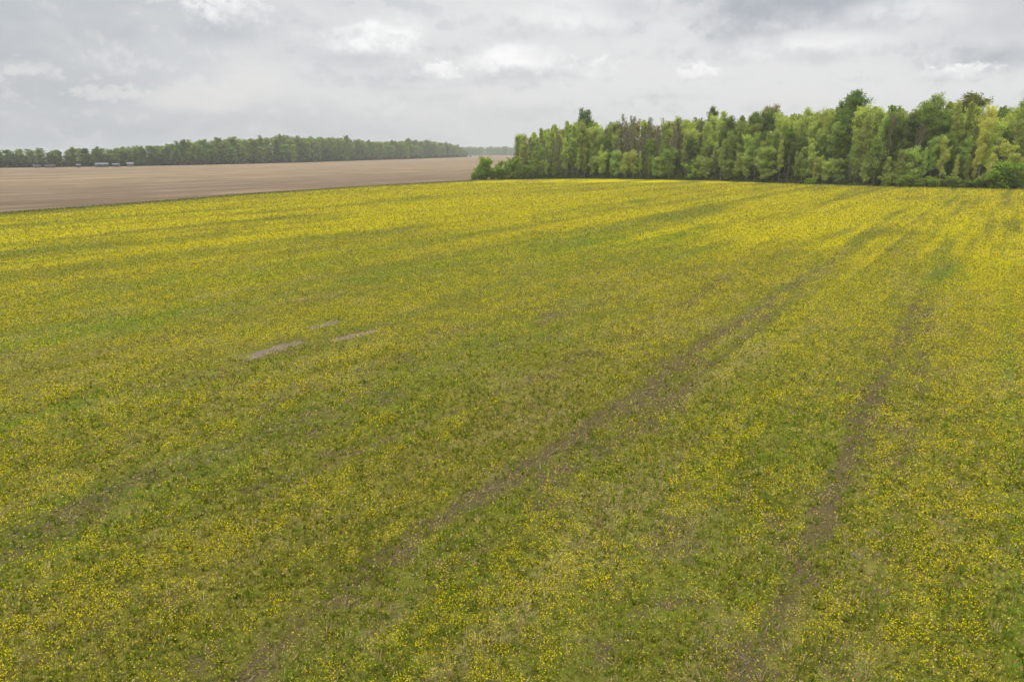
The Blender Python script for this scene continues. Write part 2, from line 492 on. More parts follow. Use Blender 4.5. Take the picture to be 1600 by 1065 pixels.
def ploughed_material():
    m, t = diffuse_mat('tilled_soil', None)
    p = t.n('ShaderNodeTexCoord').outputs['Object']
    mp = t.n('ShaderNodeMapping'); mp.inputs['Rotation'].default_value = (0, 0, YAW + R(4)); t.set(mp.inputs[0], p)
    q = mp.outputs[0]                               # y now runs along the rows
    s1 = t.noise(t.vmath('MULTIPLY', q, (1 / 14.0, 1 / 260.0, 1)), 1.0, 5, 0.65, 0.4)
    s2 = t.noise(t.vmath('MULTIPLY', q, (1 / 2.5, 1 / 70.0, 1)), 1.0, 4, 0.65, 0.2)
    s3 = t.noise(t.vmath('MULTIPLY', q, (1 / 45.0, 1 / 300.0, 1)), 1.0, 4, 0.6)
    cl = t.noise(p, 2.5, 5, 0.65)
    sp = t.n('ShaderNodeSeparateXYZ'); t.set(sp.inputs[0], q)
    # the strip along the flower field is moister and darker; further off the residue is paler
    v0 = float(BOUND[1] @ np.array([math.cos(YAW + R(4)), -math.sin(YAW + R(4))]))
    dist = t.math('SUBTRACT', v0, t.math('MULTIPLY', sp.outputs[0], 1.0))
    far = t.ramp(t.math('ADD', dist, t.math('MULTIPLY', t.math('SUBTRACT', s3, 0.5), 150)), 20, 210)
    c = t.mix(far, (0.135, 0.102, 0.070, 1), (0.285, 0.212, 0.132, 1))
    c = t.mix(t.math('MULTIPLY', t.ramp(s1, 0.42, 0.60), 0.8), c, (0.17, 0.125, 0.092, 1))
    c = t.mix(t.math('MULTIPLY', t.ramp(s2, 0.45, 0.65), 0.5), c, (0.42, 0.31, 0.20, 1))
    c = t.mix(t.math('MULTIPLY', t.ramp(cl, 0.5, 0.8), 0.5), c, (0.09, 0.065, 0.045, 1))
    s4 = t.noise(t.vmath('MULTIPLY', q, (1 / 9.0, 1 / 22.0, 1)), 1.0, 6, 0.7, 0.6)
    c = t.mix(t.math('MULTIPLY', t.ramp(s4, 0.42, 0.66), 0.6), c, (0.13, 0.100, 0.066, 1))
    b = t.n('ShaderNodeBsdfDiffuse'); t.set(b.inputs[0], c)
    bp = t.n('ShaderNodeBump'); bp.inputs['Strength'].default_value = 0.6; bp.inputs['Distance'].default_value = 0.15
    t.set(bp.inputs['Height'], t.math('ADD', cl, s2)); t.t.links.new(bp.outputs[0], b.inputs['Normal'])
    o = t.n('ShaderNodeOutputMaterial'); t.t.links.new(b.outputs[0], o.inputs[0])
    return m


FAR_PX = [(-160, 267), (0, 262.5), (110, 261), (200, 260), (300, 258), (400, 255.8), (480, 253.6), (560, 251), (650, 248.2), (730, 245.4)]
far_w = [np.array(at(*p)) for p in FAR_PX]
pl = [tuple(p) for p in edge_w] + [tuple(wood_w[0])] + [(wood_w[0][0] + 45, wood_w[0][1] + 140), (60, 1250), (140, 1900)]
pl += [(-250, 1900), tuple(far_w[-1])] + [tuple(p) for p in far_w[::-1][1:]] + [(-700, 330), (-520, 90)]
pm = bpy.data.meshes.new('ploughed_field')
pm.from_pydata([(x, y, 0.03) for x, y in pl], [], [tuple(range(len(pl)))])
pm.materials.append(ploughed_material())
pf = tag(link('ploughed_field', pm), kind='structure')
for pgn in pm.polygons:
    if pgn.normal.z < 0: pgn.flip()


def field_material():
    m, t = diffuse_mat('flower_field', None)
    p = t.n('ShaderNodeTexCoord').outputs['Object']
    F_ = t.attr('flower').outputs['Fac']; S_ = t.attr('soil').outputs['Fac']
    L_ = t.attr('lush').outputs['Fac']; T_ = t.attr('straw').outputs['Fac']; B_ = t.attr('bare').outputs['Fac']
    a = t.noise(p, 9.0, 6, 0.65); b_ = t.noise(t.vmath('ADD', p, (31.0, 7.0, 0)), 24.0, 5, 0.7)
    c_ = t.noise(t.vmath('ADD', p, (3.0, 57.0, 0)), 3.2, 6, 0.65)
    olive = t.mix(t.ramp(a, 0.35, 0.65), (0.085, 0.078, 0.016, 1), (0.205, 0.198, 0.026, 1))
    green = t.mix(t.ramp(b_, 0.35, 0.65), (0.065, 0.115, 0.010, 1), (0.13, 0.21, 0.014, 1))
    c = t.mix(t.math('MULTIPLY', L_, t.ramp(c_, 0.25, 0.6)), olive, green)
    strw = t.mix(t.math('MULTIPLY', T_, t.ramp(b_, 0.45, 0.62)), c, (0.33, 0.26, 0.13, 1))
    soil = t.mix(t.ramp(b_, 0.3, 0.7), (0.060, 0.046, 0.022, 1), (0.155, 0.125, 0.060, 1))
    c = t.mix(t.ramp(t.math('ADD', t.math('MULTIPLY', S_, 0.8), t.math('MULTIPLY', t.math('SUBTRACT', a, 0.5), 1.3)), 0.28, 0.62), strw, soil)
    pale = t.mix(t.ramp(b_, 0.35, 0.65), (0.10, 0.078, 0.054, 1), (0.26, 0.21, 0.16, 1))
    c = t.mix(t.ramp(t.math('ADD', B_, t.math('MULTIPLY', t.math('SUBTRACT', a, 0.5), 0.8)), 0.35, 0.7), c, pale)
    fz = t.noise(p, 14.0, 5, 0.75)
    yel = t.mix(t.ramp(c_, 0.3, 0.7), (0.50, 0.43, 0.003, 1), (0.66, 0.54, 0.004, 1))
    fm = t.ramp(t.math('ADD', t.math('MULTIPLY', F_, 0.42), t.math('SUBTRACT', fz, 0.5)), 0.12, 0.36)
    c = t.mix(t.math('MULTIPLY', fm, 0.62), c, yel)
    b = t.n('ShaderNodeBsdfDiffuse'); t.set(b.inputs[0], c)
    bp = t.n('ShaderNodeBump'); bp.inputs['Strength'].default_value = 0.7; bp.inputs['Distance'].default_value = 0.06
    t.set(bp.inputs['Height'], t.math('ADD', a, t.math('MULTIPLY', c_, 2.0))); t.t.links.new(bp.outputs[0], b.inputs['Normal'])
    o = t.n('ShaderNodeOutputMaterial'); t.t.links.new(b.outputs[0], o.inputs[0])
    return m


NA, NR = 760, 460
azs = np.linspace(R(-82), R(82), NA)
re_ = r_edge(azs)
tt = np.linspace(0, 1, NR)[:, None]
rr = 3.0 * (re_[None, :] / 3.0) ** tt
GX = (rr * np.sin(azs)[None, :]).ravel(); GY = (rr * np.cos(azs)[None, :]).ravel()
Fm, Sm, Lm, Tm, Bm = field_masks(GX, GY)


def relief(x, y):
    u, v = uv_of(x, y)
    return 0.06 + 0.05 * (fbm(x / 1.3, y / 1.3, 201, 3) - 0.5) + 0.10 * (fbm(u / 20, v / 2.0, 211, 2) - 0.5)


GZ = relief(GX, GY)
ii = np.arange(NR - 1)[:, None] * NA + np.arange(NA - 1)[None, :]
ii = ii.ravel()
fc = np.stack([ii, ii + NA, ii + NA + 1, ii + 1], 1)
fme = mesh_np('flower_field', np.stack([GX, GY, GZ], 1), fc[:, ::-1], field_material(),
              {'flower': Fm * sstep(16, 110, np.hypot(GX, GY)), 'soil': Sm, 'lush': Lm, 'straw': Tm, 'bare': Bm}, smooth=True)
ff = tag(link('flower_field', fme), kind='structure')


# ------------------------------------------------------------------ herbs and flowers
def quads(C, U, V):
    n = len(C)
    P = np.stack([C - U - V, C + U - V, C + U + V, C - U + V], 1).reshape(-1, 3)
    return P, np.arange(4 * n, dtype=np.int32).reshape(-1, 4)


def rand_dirs(n, g, zmin=-1.0, zmax=1.0):
    z = g.uniform(zmin, zmax, n); a = g.uniform(0, 2 * math.pi, n); s = np.sqrt(1 - z * z)
    return np.stack([s * np.cos(a), s * np.sin(a), z], 1)


def frame_quads(C, N, size, ratio, g):
    n = len(C)
    T = rand_dirs(n, g); U = np.cross(N, T); U /= np.linalg.norm(U, axis=1)[:, None] + 1e-9
    V = np.cross(N, U)
    sz = np.asarray(size).reshape(-1, 1)
    return quads(C, U * sz, V * sz * ratio)


def scatter(n, rmin, rmax, power, g, spread=R(43)):
    """points in front of the camera, areal density falling as r**-power"""
    e = 2.0 - power
    uu = g.random(n)
    r = (rmin ** e + uu * (rmax ** e - rmin ** e)) ** (1 / e)
    a = g.uniform(-spread, spread, n)
    lim = r_edge(a)
    ok = r < lim - 0.5
    return r[ok] * np.sin(a[ok]), r[ok] * np.cos(a[ok]), r[ok]


g = np.random.default_rng(21)
# leafy herbs
x, y, r = scatter(1000000, 9.0, 230.0, 1.55, g)
F0, S0, L0, T0, B0 = field_masks(x, y)
clump = fbm(x / 0.45, y / 0.45, 301, 3)
keep = g.random(len(x)) < np.clip(1.05 - 0.7 * S0 - 0.85 * B0, 0.05, 1) * np.clip(0.35 + 1.6 * (clump - 0.25), 0.1, 1)
x, y, r, F0, S0, L0, T0, clump = [q[keep] for q in (x, y, r, F0, S0, L0, T0, clump)]
n = len(x)
lod = (r / 16.0) ** 0.6
hgt = (0.03 + 0.22 * g.random(n) ** 1.4 * (0.5 + clump)) * (1 + 0.25 * L0)
C = np.stack([x, y, relief(x, y) + hgt], 1)
Nn = rand_dirs(n, g, 0.05, 1.0)
sz = g.uniform(0.012, 0.030, n) * np.minimum(lod, 6.0)
P, Q = frame_quads(C, Nn, sz, g.uniform(0.35, 0.7, n)[:, None], g)
olive = np.array([0.235, 0.222, 0.032]); grn = np.array([0.155, 0.215, 0.018]); lite = np.array([0.36, 0.345, 0.055])
dry = np.array([0.40, 0.32, 0.16]); red = np.array([0.16, 0.085, 0.04])
k = g.random(n)[:, None]
cn = fbm(x / 0.33, y / 0.33, 331, 3)[:, None]; cm = fbm(x / 1.1, y / 1.1, 341, 3)[:, None]
col = olive * (0.68 + 0.45 * g.random((n, 1)) + 0.7 * (cn - 0.4))
k = g.random(n)[:, None] * 0.35 + 0.7 * (cm - 0.2)
col = np.where(k < 0.13 + 0.45 * L0[:, None], grn * (0.8 + 0.5 * g.random((n, 1))), col)
k = g.random(n)[:, None]
col = np.where(k < 0.14 + 0.25 * F0[:, None] + 0.5 * (cn - 0.5), lite, col)
col = np.where(k > 0.955 - 0.22 * T0[:, None], dry, col)
col = np.where((k > 0.86) & (k < 0.88 + 0.05 * S0[:, None]), red, col)
tag(link('grass', mesh_np('grass', P, Q, M_GRASS, {'tint': np.repeat(col, 4, 0)})),
    'low olive green weeds and grass covering the flower field', 'grass', kind='stuff')

# tussocks: fans of upright blades, near enough to be told from the rest
x, y, r = scatter(70000, 9.0, 45.0, 1.4, g)
F0, S0, L0, T0, B0 = field_masks(x, y)
keep = g.random(len(x)) < (1 - sstep(20, 44, r)) * (1 - 0.9 * S0) * (1 - B0) * np.clip(0.3 + 1.4 * (fbm(x / 1.3, y / 1.3, 351, 3) - 0.2), 0.1, 1)
x, y, r, L0, T0 = [q[keep] for q in (x, y, r, L0, T0)]
nt, nbl = len(x), 9
xi, yi, ri_ = np.repeat(x, nbl), np.repeat(y, nbl), np.repeat(r, nbl); n = nt * nbl
hh = np.repeat(0.07 + 0.15 * g.random(nt) ** 1.5, nbl) * g.uniform(0.6, 1.2, n)
a = g.uniform(0, 2 * math.pi, n); ln = g.uniform(0.25, 0.95, n) * hh
dx, dy = np.cos(a), np.sin(a); zb = relief(xi, yi)
wd = g.uniform(0.004, 0.009, n) * (ri_ / 14) ** 0.7
B = np.stack([xi + dx * 0.02, yi + dy * 0.02, zb], 1); Tp = np.stack([xi + dx * ln, yi + dy * ln, zb + hh], 1)
Sd = np.stack([-dy * wd, dx * wd, np.zeros(n)], 1)
P = np.stack([B - Sd, B + Sd, Tp + Sd * 0.5, Tp - Sd * 0.5], 1).reshape(-1, 3); Q = np.arange(4 * n, dtype=np.int32).reshape(-1, 4)
tc_ = np.where(g.random((nt, 1)) < 0.35 + 0.5 * L0[:, None], np.array([[0.135, 0.20, 0.018]]), np.array([[0.22, 0.225, 0.03]]))
tc_ = np.where(g.random((nt, 1)) < 0.10 + 0.3 * T0[:, None], np.array([[0.38, 0.31, 0.15]]), tc_) * (0.7 + 0.6 * g.random((nt, 1)))
tag(link('grass_tufts', mesh_np('grass_tufts', P, Q, M_GRASS, {'tint': np.repeat(np.repeat(tc_, nbl, 0) * (0.8 + 0.4 * g.random((n, 1))), 4, 0)})),
    'upright grass tufts standing among the low weeds of the field', 'grass', kind='stuff')

# flower heads
x, y, r = scatter(2300000, 9.0, 250.0, 1.3, g)
F0, S0, L0, T0, B0 = field_masks(x, y)
cl1 = fbm(x / 0.35, y / 0.35, 401, 2); cl2 = fbm(x / 1.6, y / 1.6, 411, 3)
pr = np.clip(F0, 0, 1) ** 1.5 * sstep(0.36, 0.72, cl1) * (0.25 + 1.5 * sstep(0.3, 0.7, cl2))
keep = g.random(len(x)) < np.clip(pr * 4.1 + 0.07, 0, 1) * (1 - B0) * (1 - 0.6 * sstep(30, 130, r))
x, y, r = x[keep], y[keep], r[keep]
n = len(x)
lod = (r / 16.0) ** 0.6
C = np.stack([x, y, relief(x, y) + 0.14 + 0.26 * g.random(n)], 1)
sz = (0.0055 + 0.0088 * g.random(n) ** 1.6) * (r / 16.0) ** 0.5
P, Q = frame_quads(C, rand_dirs(n, g, 0.25, 1.0), sz, g.uniform(0.6, 1.0, n)[:, None], g)
col = np.array([0.78, 0.65, 0.006]) * (0.72 + 0.35 * g.random((n, 1)))
col[:, 1] *= g.uniform(0.86, 1.10, n)
tag(link('wildflowers', mesh_np('wildflowers', P, Q, M_PETAL, {'tint': np.repeat(col, 4, 0)})),
    'small yellow flower heads scattered thickly over the field', 'wildflowers', kind='stuff')

# dry stalks lying along the wheel tracks
x, y, r = scatter(60000, 9.0, 90.0, 1.3, g)
F0, S0, L0, T0, B0 = field_masks(x, y)
keep = g.random(len(x)) < np.clip(0.04 + 0.35 * (S0 - 0.3) + 0.25 * (T0 - 0.4), 0.01, 0.5)
x, y, r = x[keep], y[keep], r[keep]; n = len(x)
dirn = np.where(g.random(n) < 0.5, YAW, g.uniform(0, math.pi, n)) + g.normal(0, 0.25, n)
U = np.stack([np.sin(dirn), np.cos(dirn), g.normal(0, 0.15, n)], 1) * (g.uniform(0.05, 0.16, n) * (r / 16) ** 0.4)[:, None]
V = np.stack([np.cos(dirn), -np.sin(dirn), np.zeros(n)], 1) * (g.uniform(0.003, 0.006, n) * (r / 14) ** 0.8)[:, None]
P, Q = quads(np.stack([x, y, relief(x, y) + g.uniform(0.02, 0.10, n)], 1), U, V)
col = np.array([0.42, 0.34, 0.22]) * (0.6 + 0.6 * g.random((n, 1)))
tag(link('dry_stalks', mesh_np('dry_stalks', P, Q, M_GRASS, {'tint': np.repeat(col, 4, 0)})),
    'pale dry stalks lying in the wheel tracks of the flower field', 'straw', kind='stuff')


# ------------------------------------------------------------------ trees
def tube(pts, rad, sides, VV, FF):
    pts = np.asarray(pts, float); base = len(VV)
    for i, (p, rd) in enumerate(zip(pts, rad)):
        d = pts[min(i + 1, len(pts) - 1)] - pts[max(i - 1, 0)]
        d = d / (np.linalg.norm(d) + 1e-9)
        a = np.cross(d, [0.3, 1.0, 0.1]); a /= np.linalg.norm(a) + 1e-9
        b = np.cross(d, a)
        for s in range(sides):
            an = 2 * math.pi * s / sides
            VV.append(p + rd * (math.cos(an) * a + math.sin(an) * b))
    for i in range(len(pts) - 1):
        for s in range(sides):
            s2 = (s + 1) % sides
            FF.append((base + i * sides + s, base + i * sides + s2, base + (i + 1) * sides + s2, base + (i + 1) * sides + s))


def grow(seed, H=24.0, crown=0.35, width=4.5, shape='oval', nb=34, leaves=6500, lsize=0.2, up=0.9, r0=0.22,
         col=(1, 1, 1), clump=0.55, twigs=0, hue=0.12, stems=1, wood_sides=5):
    """-> (wood verts, wood faces), (leaf verts, leaf faces, tint); z from 0 to H"""
    g = np.random.default_rng(seed)
    VV, FF = [], []
    C = []; W = []
    for st in range(stems):
        Hs = H * (1 if st == 0 else g.uniform(0.6, 0.95))
        lean = g.normal(0, 0.02 if stems == 1 else 0.22, 2) * Hs
        off = g.normal(0, 0.25, 2) if stems > 1 else np.zeros(2)
        nz = 9
        zz = np.linspace(0, 1, nz)
        wob = np.cumsum(g.normal(0, 0.006 * Hs, (nz, 2)), 0); wob[0] = 0
        tp = np.stack([off[0] + wob[:, 0] + lean[0] * zz ** 1.3, off[1] + wob[:, 1] + lean[1] * zz ** 1.3, zz * Hs * 0.97 - 0.1], 1)
        tr = (r0 * (1 - zz) ** 0.8 + 0.025)
        tube(tp, tr, wood_sides + 1, VV, FF)
        for b in range(nb // stems):
            t = crown + (0.98 - crown) * (b + g.random()) / (nb // stems)
            fr = (t - crown) / (1 - crown)
            if shape == 'oval': prof = math.sin(math.pi * min(1, 0.18 + 0.80 * fr)) ** 0.75
            elif shape == 'round': prof = math.sqrt(max(0.05, 1 - (1.7 * fr - 0.85) ** 2))
            elif shape == 'vase': prof = 0.45 + 0.65 * fr if fr < 0.8 else 1.0 - 2.6 * (fr - 0.8)
            else: prof = 1.0 - 0.72 * fr
            L = width * prof * g.uniform(0.45, 1.25)
            a = g.uniform(0, 2 * math.pi)
            base = np.array([np.interp(t, zz, tp[:, i]) for i in range(3)])
            rise = up * (0.55 + 0.8 * fr) * g.uniform(0.7, 1.3)
            ns = 5; ps = [base]
            d = np.array([math.cos(a), math.sin(a), rise * 0.6]); d /= np.linalg.norm(d)
            for s in range(ns):
                d = d + np.array([g.normal(0, .13), g.normal(0, .13), 0.10 * up]); d /= np.linalg.norm(d)
                ps.append(ps[-1] + d * L / ns)
            ps = np.array(ps)
            tube(ps, np.linspace(0.075, 0.018, ns + 1) * (r0 / 0.2), 3, VV, FF)
            sub = 3 if twigs == 0 else twigs
            pool = [(ps, 1.0)]
            for q in range(sub):
                k = g.uniform(0.25, 0.95); bs = np.array([np.interp(k * ns, np.arange(ns + 1), ps[:, i]) for i in range(3)])
                dd = rand_dirs(1, g, -0.15, 0.75)[0] + d * 0.9; dd /= np.linalg.norm(dd)
                e = bs + dd * L * g.uniform(0.25, 0.5)
                mid = (bs + e) / 2 + g.normal(0, 0.08, 3)
                tw = np.array([bs, mid, e])
                tube(tw, [0.028, 0.02, 0.012], 3, VV, FF)
                pool.append((tw, 0.6))
                if twigs:
                    for z_ in range(3):
                        dd2 = dd + rand_dirs(1, g, -0.2, 0.9)[0] * 0.8; dd2 /= np.linalg.norm(dd2)
                        tube(np.array([mid, mid + dd2 * L * 0.28]), [0.016, 0.009], 3, VV, FF)
            for arr, wt in pool:
                npt = 10
                kk = g.uniform(0.3 if wt == 1 else 0.1, 1.0, npt)
                m_ = len(arr) - 1
                for kq in kk:
                    C.append([np.interp(kq * m_, np.arange(m_ + 1), arr[:, i]) for i in range(3)])
                    W.append(wt * (0.4 + prof))
    VV = np.array(VV); FF = np.array(FF, dtype=np.int32)
    if leaves:
        C = np.array(C); W = np.array(W) * np.exp(g.normal(0, 1.05, len(W))); W /= W.sum()
        idx = g.choice(len(C), leaves, p=W)
        L_ = C[idx] + g.normal(0, clump, (leaves, 3)) * (np.array([0.9, 0.9, 0.9]) if up > 1.3 else np.array([1, 1, 0.7]))
        L_[:, 2] = np.maximum(L_[:, 2], 0.12)
        zf = H / np.percentile(L_[:, 2], 99.7)
        L_[:, 2] *= zf; VV[:, 2] *= zf
        P, Q = frame_quads(L_, rand_dirs(leaves, g), g.uniform(0.6, 1.3, leaves) * lsize, 0.62, g)
        ct = g.normal(0, hue, (len(C), 1))[idx]
        base = np.array(col, float)
        tint = base * (1 + ct + g.normal(0, 0.10, (leaves, 1)))
        tint[:, 0] *= 1 + 0.10 * g.normal(0, 1, leaves)
        tint = np.clip(tint, 0.01, 1)
        leaf = (P, Q, np.repeat(tint, 4, 0))
    else:
        leaf = None
    return (VV, FF), leaf


G_LIGHT = (0.47, 0.52, 0.145); G_MID = (0.21, 0.275, 0.056); G_DARK = (0.13, 0.185, 0.045)
G_PALE = (0.27, 0.29, 0.10); G_GREY = (0.115, 0.105, 0.07); G_YEL = (0.20, 0.225, 0.045)


def proto(name, **kw):
    (V, Fq), leaf = grow(**kw)
    wm = mesh_np(name + '_wood', V, Fq, M_BARK, smooth=True)
    lm = mesh_np(name + '_leaves', leaf[0], leaf[1], M_LEAF, {'tint': leaf[2]})
    return dict(wood=wm, leaf=lm, H=kw['H'], raw=((V, Fq), leaf))


PROTO = {
    'slender0': proto('slender', seed=1, H=24, crown=0.22, width=4.3, shape='oval', nb=44, leaves=12000, lsize=0.125, up=1.5, col=G_LIGHT, clump=0.42, r0=0.17),
    'slender1': proto('slender', seed=2, H=24, crown=0.30, width=3.8, shape='cone', nb=40, leaves=10000, lsize=0.12, up=1.7, col=G_LIGHT, clump=0.38, r0=0.15),
    'slender2': proto('slender', seed=3, H=24, crown=0.35, width=4.4, shape='vase', nb=38, leaves=10000, lsize=0.12, up=1.6, col=G_LIGHT, clump=0.45, r0=0.17),
    'round0': proto('round', seed=4, H=24, crown=0.30, width=4.6, shape='round', nb=46, leaves=16000, lsize=0.15, up=0.8, col=G_DARK, clump=0.55, r0=0.26),
    'round1': proto('round', seed=5, H=24, crown=0.38, width=5.0, shape='oval', nb=44, leaves=15000, lsize=0.15, up=0.9, col=G_DARK, clump=0.6, r0=0.28),
    'bare0': proto('bare', seed=6, H=24, crown=0.25, width=3.6, shape='oval', nb=46, leaves=1500, lsize=0.09, up=1.6, col=G_GREY, clump=0.3, r0=0.15, twigs=5),
    'bare1': proto('bare', seed=7, H=24, crown=0.30, width=2.5, shape='vase', nb=42, leaves=1100, lsize=0.09, up=1.8, col=G_GREY, clump=0.3, r0=0.14, twigs=5),
    'young0': proto('young', seed=8, H=12, crown=0.12, width=4.0, shape='round', nb=36, leaves=9000, lsize=0.13, up=0.9, col=G_LIGHT, clump=0.42, r0=0.11),
    'young1': proto('young', seed=9, H=12, crown=0.15, width=3.4, shape='cone', nb=34, leaves=8000, lsize=0.12, up=1.2, col=G_LIGHT, clump=0.38, r0=0.10),
    'young2': proto('young', seed=10, H=12, crown=0.22, width=4.2, shape='vase', nb=32, leaves=7500, lsize=0.125, up=1.1, col=G_LIGHT, clump=0.42, r0=0.10),
    'bush0': proto('bush', seed=11, H=5, crown=0.05, width=2.3, shape='round', nb=40, leaves=4200, lsize=0.14, up=0.8, col=G_MID, clump=0.3, r0=0.06, stems=5),
    'bush1': proto('bush', seed=12, H=5, crown=0.05, width=2.0, shape='vase', nb=36, leaves=3400, lsize=0.14, up=1.1, col=G_MID, clump=0.28, r0=0.06, stems=4),
    'far0': proto('far', seed=13, H=24, crown=0.06, width=5.6, shape='round', nb=34, leaves=3600, lsize=0.37, up=0.8, col=G_MID, clump=0.7, r0=0.30),
    'far1': proto('far', seed=14, H=24, crown=0.06, width=5.0, shape='oval', nb=34, leaves=3300, lsize=0.36, up=1.0, col=G_MID, clump=0.65, r0=0.28),
    'far2': proto('far', seed=15, H=24, crown=0.08, width=5.2, shape='vase', nb=32, leaves=3100, lsize=0.36, up=1.1, col=G_MID, clump=0.65, r0=0.26),
}


def plant(name, key, x, y, H, label, cat='tree', group=None, tint=(1, 1, 1), wide=1.0, rot=None, wood=(1, 1, 1), lean=None):
    p = PROTO[key]
    e = link(name, None); e.empty_display_size = 0.5
    e.location = (x, y, 0)
    s = H / p['H']
    e.scale = (s * wide, s * wide, s)
    e.rotation_euler = (lean[0] if lean else 0, lean[1] if lean else 0, rot if rot is not None else random.uniform(0, 6.28))
    tag(e, label, cat, group)
    t = link('trunk' if cat == 'tree' else 'stems', p['wood'], e); t.color = tuple(wood) + (1,)
    c = link('crown' if cat == 'tree' else 'foliage', p['leaf'], e); c.color = tuple(tint) + (1,)
    return e


# ---- near wood: walk its front edge
EP = np.array([at(806, 279.5)] + [tuple(q) for q in wood_w[2:]])
seg = np.hypot(*(EP[1:] - EP[:-1]).T); cum = np.concatenate([[0], np.cumsum(seg)])
TOP = [(700, 226), (790, 222), (806, 214), (835, 206), (860, 197), (885, 190), (905, 182), (950, 192), (985, 182), (1020, 184), (1060, 187), (1085, 182), (1110, 176),
       (1150, 181), (1190, 176), (1230, 176), (1270, 172), (1300, 166), (1345, 166), (1380, 164), (1420, 168), (1450, 160), (1490, 160), (1530, 170), (1560, 168), (1600, 158), (1800, 160)]


def _vnorm(P_):
    d = (P_[1:] - P_[:-1]) / np.hypot(*(P_[1:] - P_[:-1]).T)[:, None]
    nn = np.stack([-d[:, 1], d[:, 0]], 1)
    vn = np.vstack([nn[:1], nn[1:] + nn[:-1], nn[-1:]])
    return vn / np.hypot(*vn.T)[:, None]


ENRM = _vnorm(EP)


def edge_pt(s, back):
    i = min(max(np.searchsorted(cum, s) - 1, 0), len(EP) - 2)
    f_ = (s - cum[i]) / seg[i]
    nrm = ENRM[i] * (1 - f_) + ENRM[i + 1] * f_
    return EP[i] + (EP[i + 1] - EP[i]) * f_ + nrm * back


def skyline(x, y):
    px, _ = px_of(x, y, 10)
    return top_height(x, y, float(np.interp(px, [a for a, b in TOP], [b for a, b in TOP])))


trees = []                                         # (px, row, kind word, object)
rt = random.Random(5)
SPEC = []                                          # landmark trees that single out their neighbours


def landmark(px, base_py, top_py, key, label, tint, wide=1.0, name='broadleaf_tree', wood=(1, 1, 1), rot=0.0, cat='tree', lean=None, depth=0.0, short=None, group=None):
    x, y = at(px, base_py)
    if depth:
        k = 1 + depth / math.hypot(x, y); x, y = x * k, y * k
    H = top_height(x, y, top_py)
    o = plant(name, key, x, y, H, label, cat, group, tint, wide, rot, wood, lean)
    if short: SPEC.append((px, short))
    return o


landmark(915, 276, 171, 'round0', 'tall dark round-topped tree standing clear above the left end of the near wood', (1.0, 1.05, 1.0), 0.72, rot=1.0, depth=4, short='the dark round-topped tree')
landmark(1104, 278, 168, 'round1', 'dark double-topped tree with a bare grey lower trunk in the near wood', (1.05, 1.05, 1.0), 0.52, rot=2.0, depth=3, short='the dark double-topped tree')
landmark(1192, 281, 166, 'round0', 'round-topped tree with rusty brown new leaves in the middle of the near wood', (1.9, 1.15, 1.1), 0.85, rot=4.0, depth=14, short='the rusty round-topped tree')
landmark(1318, 286, 144, 'round1', 'tallest dark green tree of the near wood, rising above all its neighbours', (1.15, 1.25, 1.0), 1.0, rot=0.3, depth=2, short='the tallest dark tree')
landmark(1300, 285, 158, 'round0', 'dark tree leaning against the left side of the tallest tree', (1.0, 1.05, 1.0), 0.5, rot=3.3, depth=9)
landmark(1447, 289, 149, 'slender0', 'tall mid green feathery tree just left of the rusty-crowned tree', (0.72, 0.80, 0.85), 1.25, rot=0.9, depth=4, name='poplar_tree', short='the tall feathery tree')
landmark(1492, 289, 148, 'round1', 'broad tree with a domed rusty brown crown at the right of the wood', (1.55, 1.15, 1.0), 1.15, rot=2.2, depth=9, short='the domed rusty tree')
landmark(1505, 290, 216, 'young0', 'low pale yellow-green tree with open layered branches in front of the rusty tree', (1.75, 1.38, 2.3), 1.0, rot=1.5, name='young_tree', short='the pale layered tree')
landmark(1580, 291, 147, 'slender2', 'tall spiky-topped tree near the right end of the wood', (0.68, 0.78, 0.85), 1.1, rot=0.4, depth=6, name='poplar_tree', short='the tall spiky tree')
landmark(806, 277, 209, 'slender2', 'small leaning tree with a sideways tuft at the left tip of the wood', (0.95, 0.95, 0.8), 0.95, rot=2.6, name='young_tree', depth=1, lean=(0.0, -0.10), short='the leaning tip tree')
